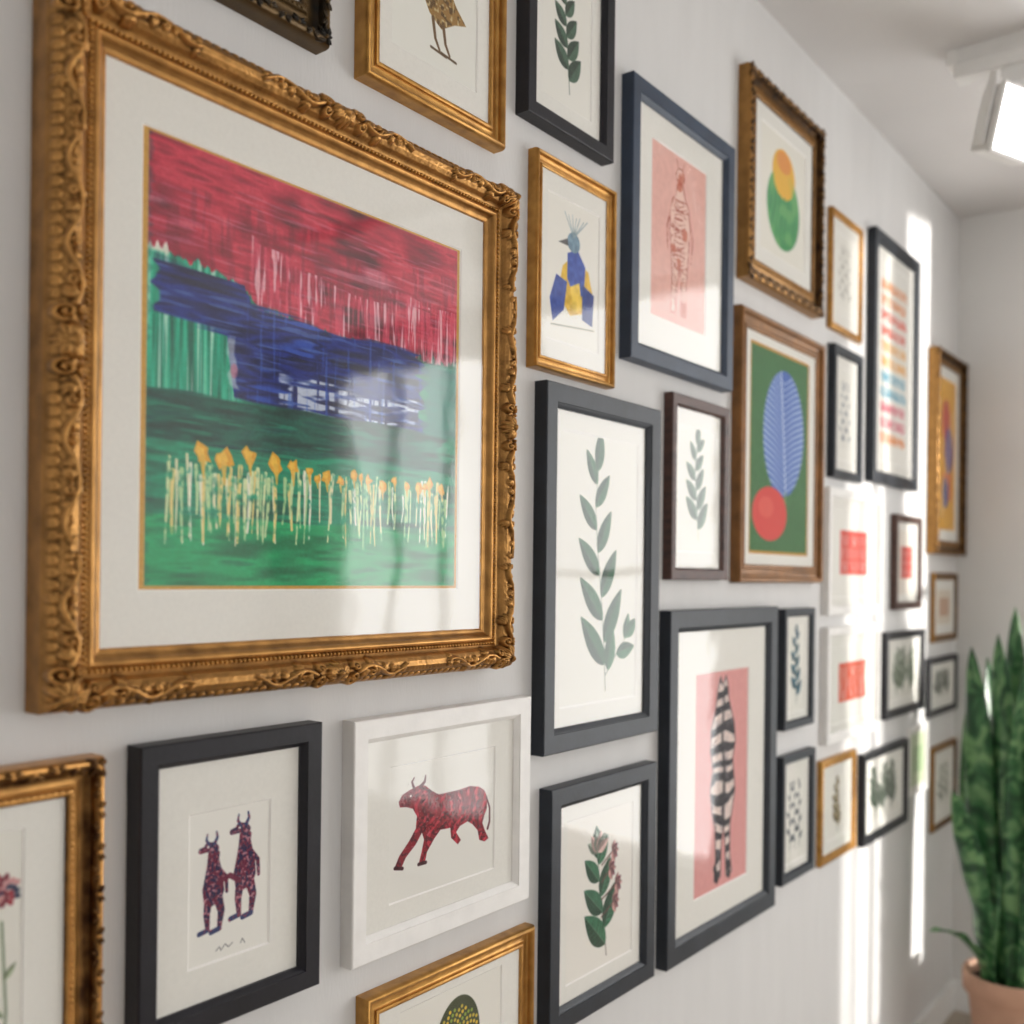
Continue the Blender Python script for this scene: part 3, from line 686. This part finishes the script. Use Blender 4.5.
def window(name,axis,pos,o,nu,nz):
    mb=MB(); ua,ub,za,zb=o; fw=.035
    def bx(u,z,du,dz,dp=.06):
        if axis=='x': mb.box((pos+.07,u,z),(dp,du,dz))
        else: mb.box((u,pos-.07,z),(du,dp,dz))
    um=(ua+ub)/2; zm=(za+zb)/2
    bx(ua+fw/2,zm,fw,zb-za);bx(ub-fw/2,zm,fw,zb-za);bx(um,za+fw/2,ub-ua-2*fw,fw);bx(um,zb-fw/2,ub-ua-2*fw,fw)
    for k in range(1,nu): bx(ua+(ub-ua)*k/nu,zm,.04,zb-za-2*fw,.045)
    for k in range(1,nz): bx(um,za+(zb-za)*k/nz,ub-ua-2*fw,.030,.04)
    mb.obj(name,trimm)
window('window_1','x',CX,EW[0],1,2); window('window_2','x',CX,EW[1],3,1); window('fill_window','y',YF,OW[0],2,2)  # last one is the added, unseen fill-light window
slab('baseboard_left',(XB,-.014,0),(CX,0,.10),trimm)
slab('baseboard_right',(CX-.014,YF,0),(CX,-.014,.10),trimm)

# ------------------------------------------------------------------ track light
root=empty('ceiling_track_spotlight',(2.59,-1.2,CZ))
mb=MB(); mb.box((2.59,-1.19,CZ-.016),(.045,1.8,.032)); mb.box((2.59,-.282,CZ-.016),(.055,.02,.040)); mb.box((2.59,-1.19,CZ-.034),(.014,1.79,.004))
mb.obj('track_rail',trimm,root,30)
em=bpy.data.materials.new('lamp_lens'); em.use_nodes=True; b=em.node_tree.nodes['Principled BSDF']; b.inputs['Emission Color'].default_value=(1,.98,.95,1); b.inputs['Emission Strength'].default_value=14
for k,yy in enumerate((-.42,-1.25)):
    mb=MB(); mb.box((2.59,yy+.03,CZ-.052),(.05,.20,.036)); mb.box((2.59,yy+.0,CZ-.085),(.03,.05,.05))
    aim=Vector((-.36,-.93,-.25)).normalized(); rot=aim.to_track_quat('Z','Y').to_matrix(); c=Vector((2.59,yy,CZ-.205))
    mb.box(c+rot@Vector((0,0,-.02)),(.155,.145,.045),0,rot); mb.box(c+rot@Vector((0,0,.006)),(.165,.155,.012),0,rot)
    for s in(-1,1): mb.box(c+rot@Vector((s*.086,0.02,-.02)),(.006,.16,.02),0,rot)
    for q in range(5): mb.box(c+rot@Vector((-.056+.028*q,0,-.050)),(.006,.13,.02),0,rot)
    mb.add([c+rot@Vector(p) for p in ((-.074,-.069,.0125),(.074,-.069,.0125),(.074,.069,.0125),(-.074,.069,.0125))],[(0,1,2,3)],1)
    mb.obj('spot_head_%d'%(k+1),[trimm,em],root)

# ------------------------------------------------------------------ snake plant
PX,PY=3.36,-.28
root=empty('potted_snake_plant',(PX,PY,0))
terra=paint('terracotta','#c79d85',.8,noise=.05,scale=12,bump=.1,bscale=60)
soil=paint('potting_soil','#3a2b20',.95,noise=.3,scale=60,bump=.8,bscale=90)
mb=MB()
mb.lathe((PX,PY,0),[(0,0),(.088,0),(.092,.005),(.122,.255),(.122,.258),(.134,.260),(.137,.266),(.139,.312),(.136,.320),(.124,.320),(.121,.312),(.118,.285)],64,0)
mb.lathe((PX,PY,0),[(.1185,.288),(.06,.293),(0,.296)],48,1)
mb.obj('pot',[terra,soil],root,40)
m,nt,b=newmat('snake_plant_leaf'); l=nt.links
uv=N(nt,'ShaderNodeUVMap'); uv.uv_map='UVMap'; mp=N(nt,'ShaderNodeMapping'); mp.inputs['Scale'].default_value=(.5,9,1); l.new(uv.outputs[0],mp.inputs[0])
nz=N(nt,'ShaderNodeTexNoise'); nz.inputs['Scale'].default_value=1.6; nz.inputs['Detail'].default_value=3; nz.inputs['Distortion'].default_value=.9; l.new(mp.outputs[0],nz.inputs[0])
rp=N(nt,'ShaderNodeValToRGB'); e=rp.color_ramp.elements; e[0].position=.40; e[0].color=L4('#1f4a2b'); e[1].position=.64; e[1].color=L4('#76a06b'); x=e.new(.5); x.color=L4('#366b3e')
l.new(nz.outputs[0],rp.inputs[0]); l.new(rp.outputs[0],b.inputs['Base Color']); b.inputs['Roughness'].default_value=.36
def blade(az,r0,lean,length,width,twist,curl,seed,droop=0.):
    n=26; k=7; vs=[];fs=[];uvs=[]
    base=Vector((PX+r0*math.cos(az),PY+r0*math.sin(az),.285)); d=Vector((math.cos(az),math.sin(az),0))
    p=base.copy()
    for i in range(n+1):
        t=i/n; th2=lean+curl*t+droop*t*t
        T=d*math.sin(th2)+Vector((0,0,1))*math.cos(th2)
        if i: p=p+T*(length/n)
        w=width*(.55+.45*min(1,t/.3))*max(.0,(1-max(0,(t-.55)/.45)**2.0))**.75+.0008
        side=Matrix.Rotation(az+math.pi/2+twist*t+.25*math.sin(t*6+seed),3,'Z')@Vector((1,0,0))
        nr=T.cross(side).normalized(); sd=nr.cross(T)
        for j in range(k):
            s=(j/(k-1)-.5)*2; q=p+sd*(s*w)+nr*((s*s)*w*.32+.004*math.sin(t*22+s*3+seed)*abs(s)); vs.append(q); uvs.append((s+seed*3.1,t+seed*.37))
    for i in range(n):
        for j in range(k-1): q=i*k+j; fs.append((q,q+1,q+k+1,q+k))
    return vs,fs,uvs
allv=[];allf=[];alluv=[]
specs=[(2.9,.060,.02,1.06,.044,.3,.05,0),(1.2,.045,.02,.98,.042,-.3,.06,0),(3.5,.080,.06,.96,.044,.4,.04,0),(.2,.04,.02,1.04,.042,.6,.10,0),
 (4.6,.06,.05,.92,.042,-.5,.10,0),(2.2,.085,.05,.84,.044,1.4,.03,0),(5.5,.05,.08,.90,.040,.2,.14,0),(3.2,.02,.01,1.14,.044,-.2,-.02,0),
 (3.7,.095,.22,.42,.030,.2,.20,.35),(2.7,.090,.40,.36,.024,.1,.55,.6),(4.2,.09,.20,.60,.036,-.3,.15,.1),(3.9,.085,.08,1.06,.042,.5,.05,0),
 (2.45,.09,.05,1.02,.046,.9,.02,0),(5.0,.08,.10,1.08,.044,.5,.05,0),(4.3,.03,.02,1.16,.044,.8,.03,0),(2.6,.10,.12,.62,.038,.8,.10,.15)]
for i,s in enumerate(specs):
    v,f,u=blade(s[0],s[1],s[2],s[3],s[4],s[5],s[6],i,s[7]); o0=len(allv); allv+=[tuple(q) for q in v]; allf+=[tuple(a+o0 for a in q) for q in f]; alluv+=u
me=bpy.data.meshes.new('leaves'); me.from_pydata([(a-PX,b_-PY,c) for a,b_,c in allv],[],allf); me.materials.append(m)
ul=me.uv_layers.new(name='UVMap'); vi=np.zeros(len(me.loops),np.int32); me.loops.foreach_get('vertex_index',vi); ul.data.foreach_set('uv',np.array(alluv)[vi].ravel())
me.polygons.foreach_set('use_smooth',[True]*len(me.polygons))
o=bpy.data.objects.new('leaves',me); bpy.context.scene.collection.objects.link(o); o.parent=root
sm=o.modifiers.new('thick','SOLIDIFY'); sm.thickness=.003

# ------------------------------------------------------------------ light
sc=bpy.context.scene
w=bpy.data.worlds.new('World'); sc.world=w; w.use_nodes=True; bg=w.node_tree.nodes['Background']; bg.inputs[0].default_value=(1,.995,.985,1); bg.inputs[1].default_value=4.6
sl=bpy.data.lights.new('sun','SUN'); sl.energy=6; sl.angle=math.radians(1.8); sl.color=(1,.96,.90)
so=bpy.data.objects.new('sun',sl); sc.collection.objects.link(so); so.location=(6,-6,5)
so.rotation_euler=Vector((-.35,.93,-.05)).to_track_quat('-Z','Y').to_euler()
def portal(name,loc,size,rot):
    l_=bpy.data.lights.new(name,'AREA'); l_.shape='RECTANGLE'; l_.size,l_.size_y=size; l_.cycles.is_portal=True
    o=bpy.data.objects.new(name,l_); o.location=loc; o.rotation_euler=rot; sc.collection.objects.link(o)
for k,q in enumerate(EW): portal('window_portal_%d'%k,(CX+.13,(q[0]+q[1])/2,(q[2]+q[3])/2),(q[3]-q[2],q[1]-q[0]),(0,math.radians(90),0))
q=OW[0]; portal('window_portal_2',((q[0]+q[1])/2,YF-.13,(q[2]+q[3])/2),(q[1]-q[0],q[3]-q[2]),(math.radians(90),0,0))
# ------------------------------------------------------------------ camera
cd=bpy.data.cameras.new('camera'); co=bpy.data.objects.new('camera',cd); sc.collection.objects.link(co); sc.camera=co
cd.sensor_width=36; cd.lens=1019/1024*36; cd.shift_y=63.923/1024; cd.clip_start=.02
yaw=math.radians(37.616); rl=math.radians(.639)
F0=Vector((math.cos(yaw),math.sin(yaw),0)); R0=Vector((math.sin(yaw),-math.cos(yaw),0)); U0=Vector((0,0,1))
R=R0*math.cos(rl)+U0*math.sin(rl); U=-R0*math.sin(rl)+U0*math.cos(rl)
co.matrix_world=Matrix(((R.x,U.x,-F0.x,0),(R.y,U.y,-F0.y,-.95),(R.z,U.z,-F0.z,1.5),(0,0,0,1)))
cd.dof.use_dof=True; cd.dof.focus_distance=1.38; cd.dof.aperture_fstop=2.6
sc.view_settings.view_transform='Standard'; sc.view_settings.look='None'; sc.view_settings.exposure=0.0
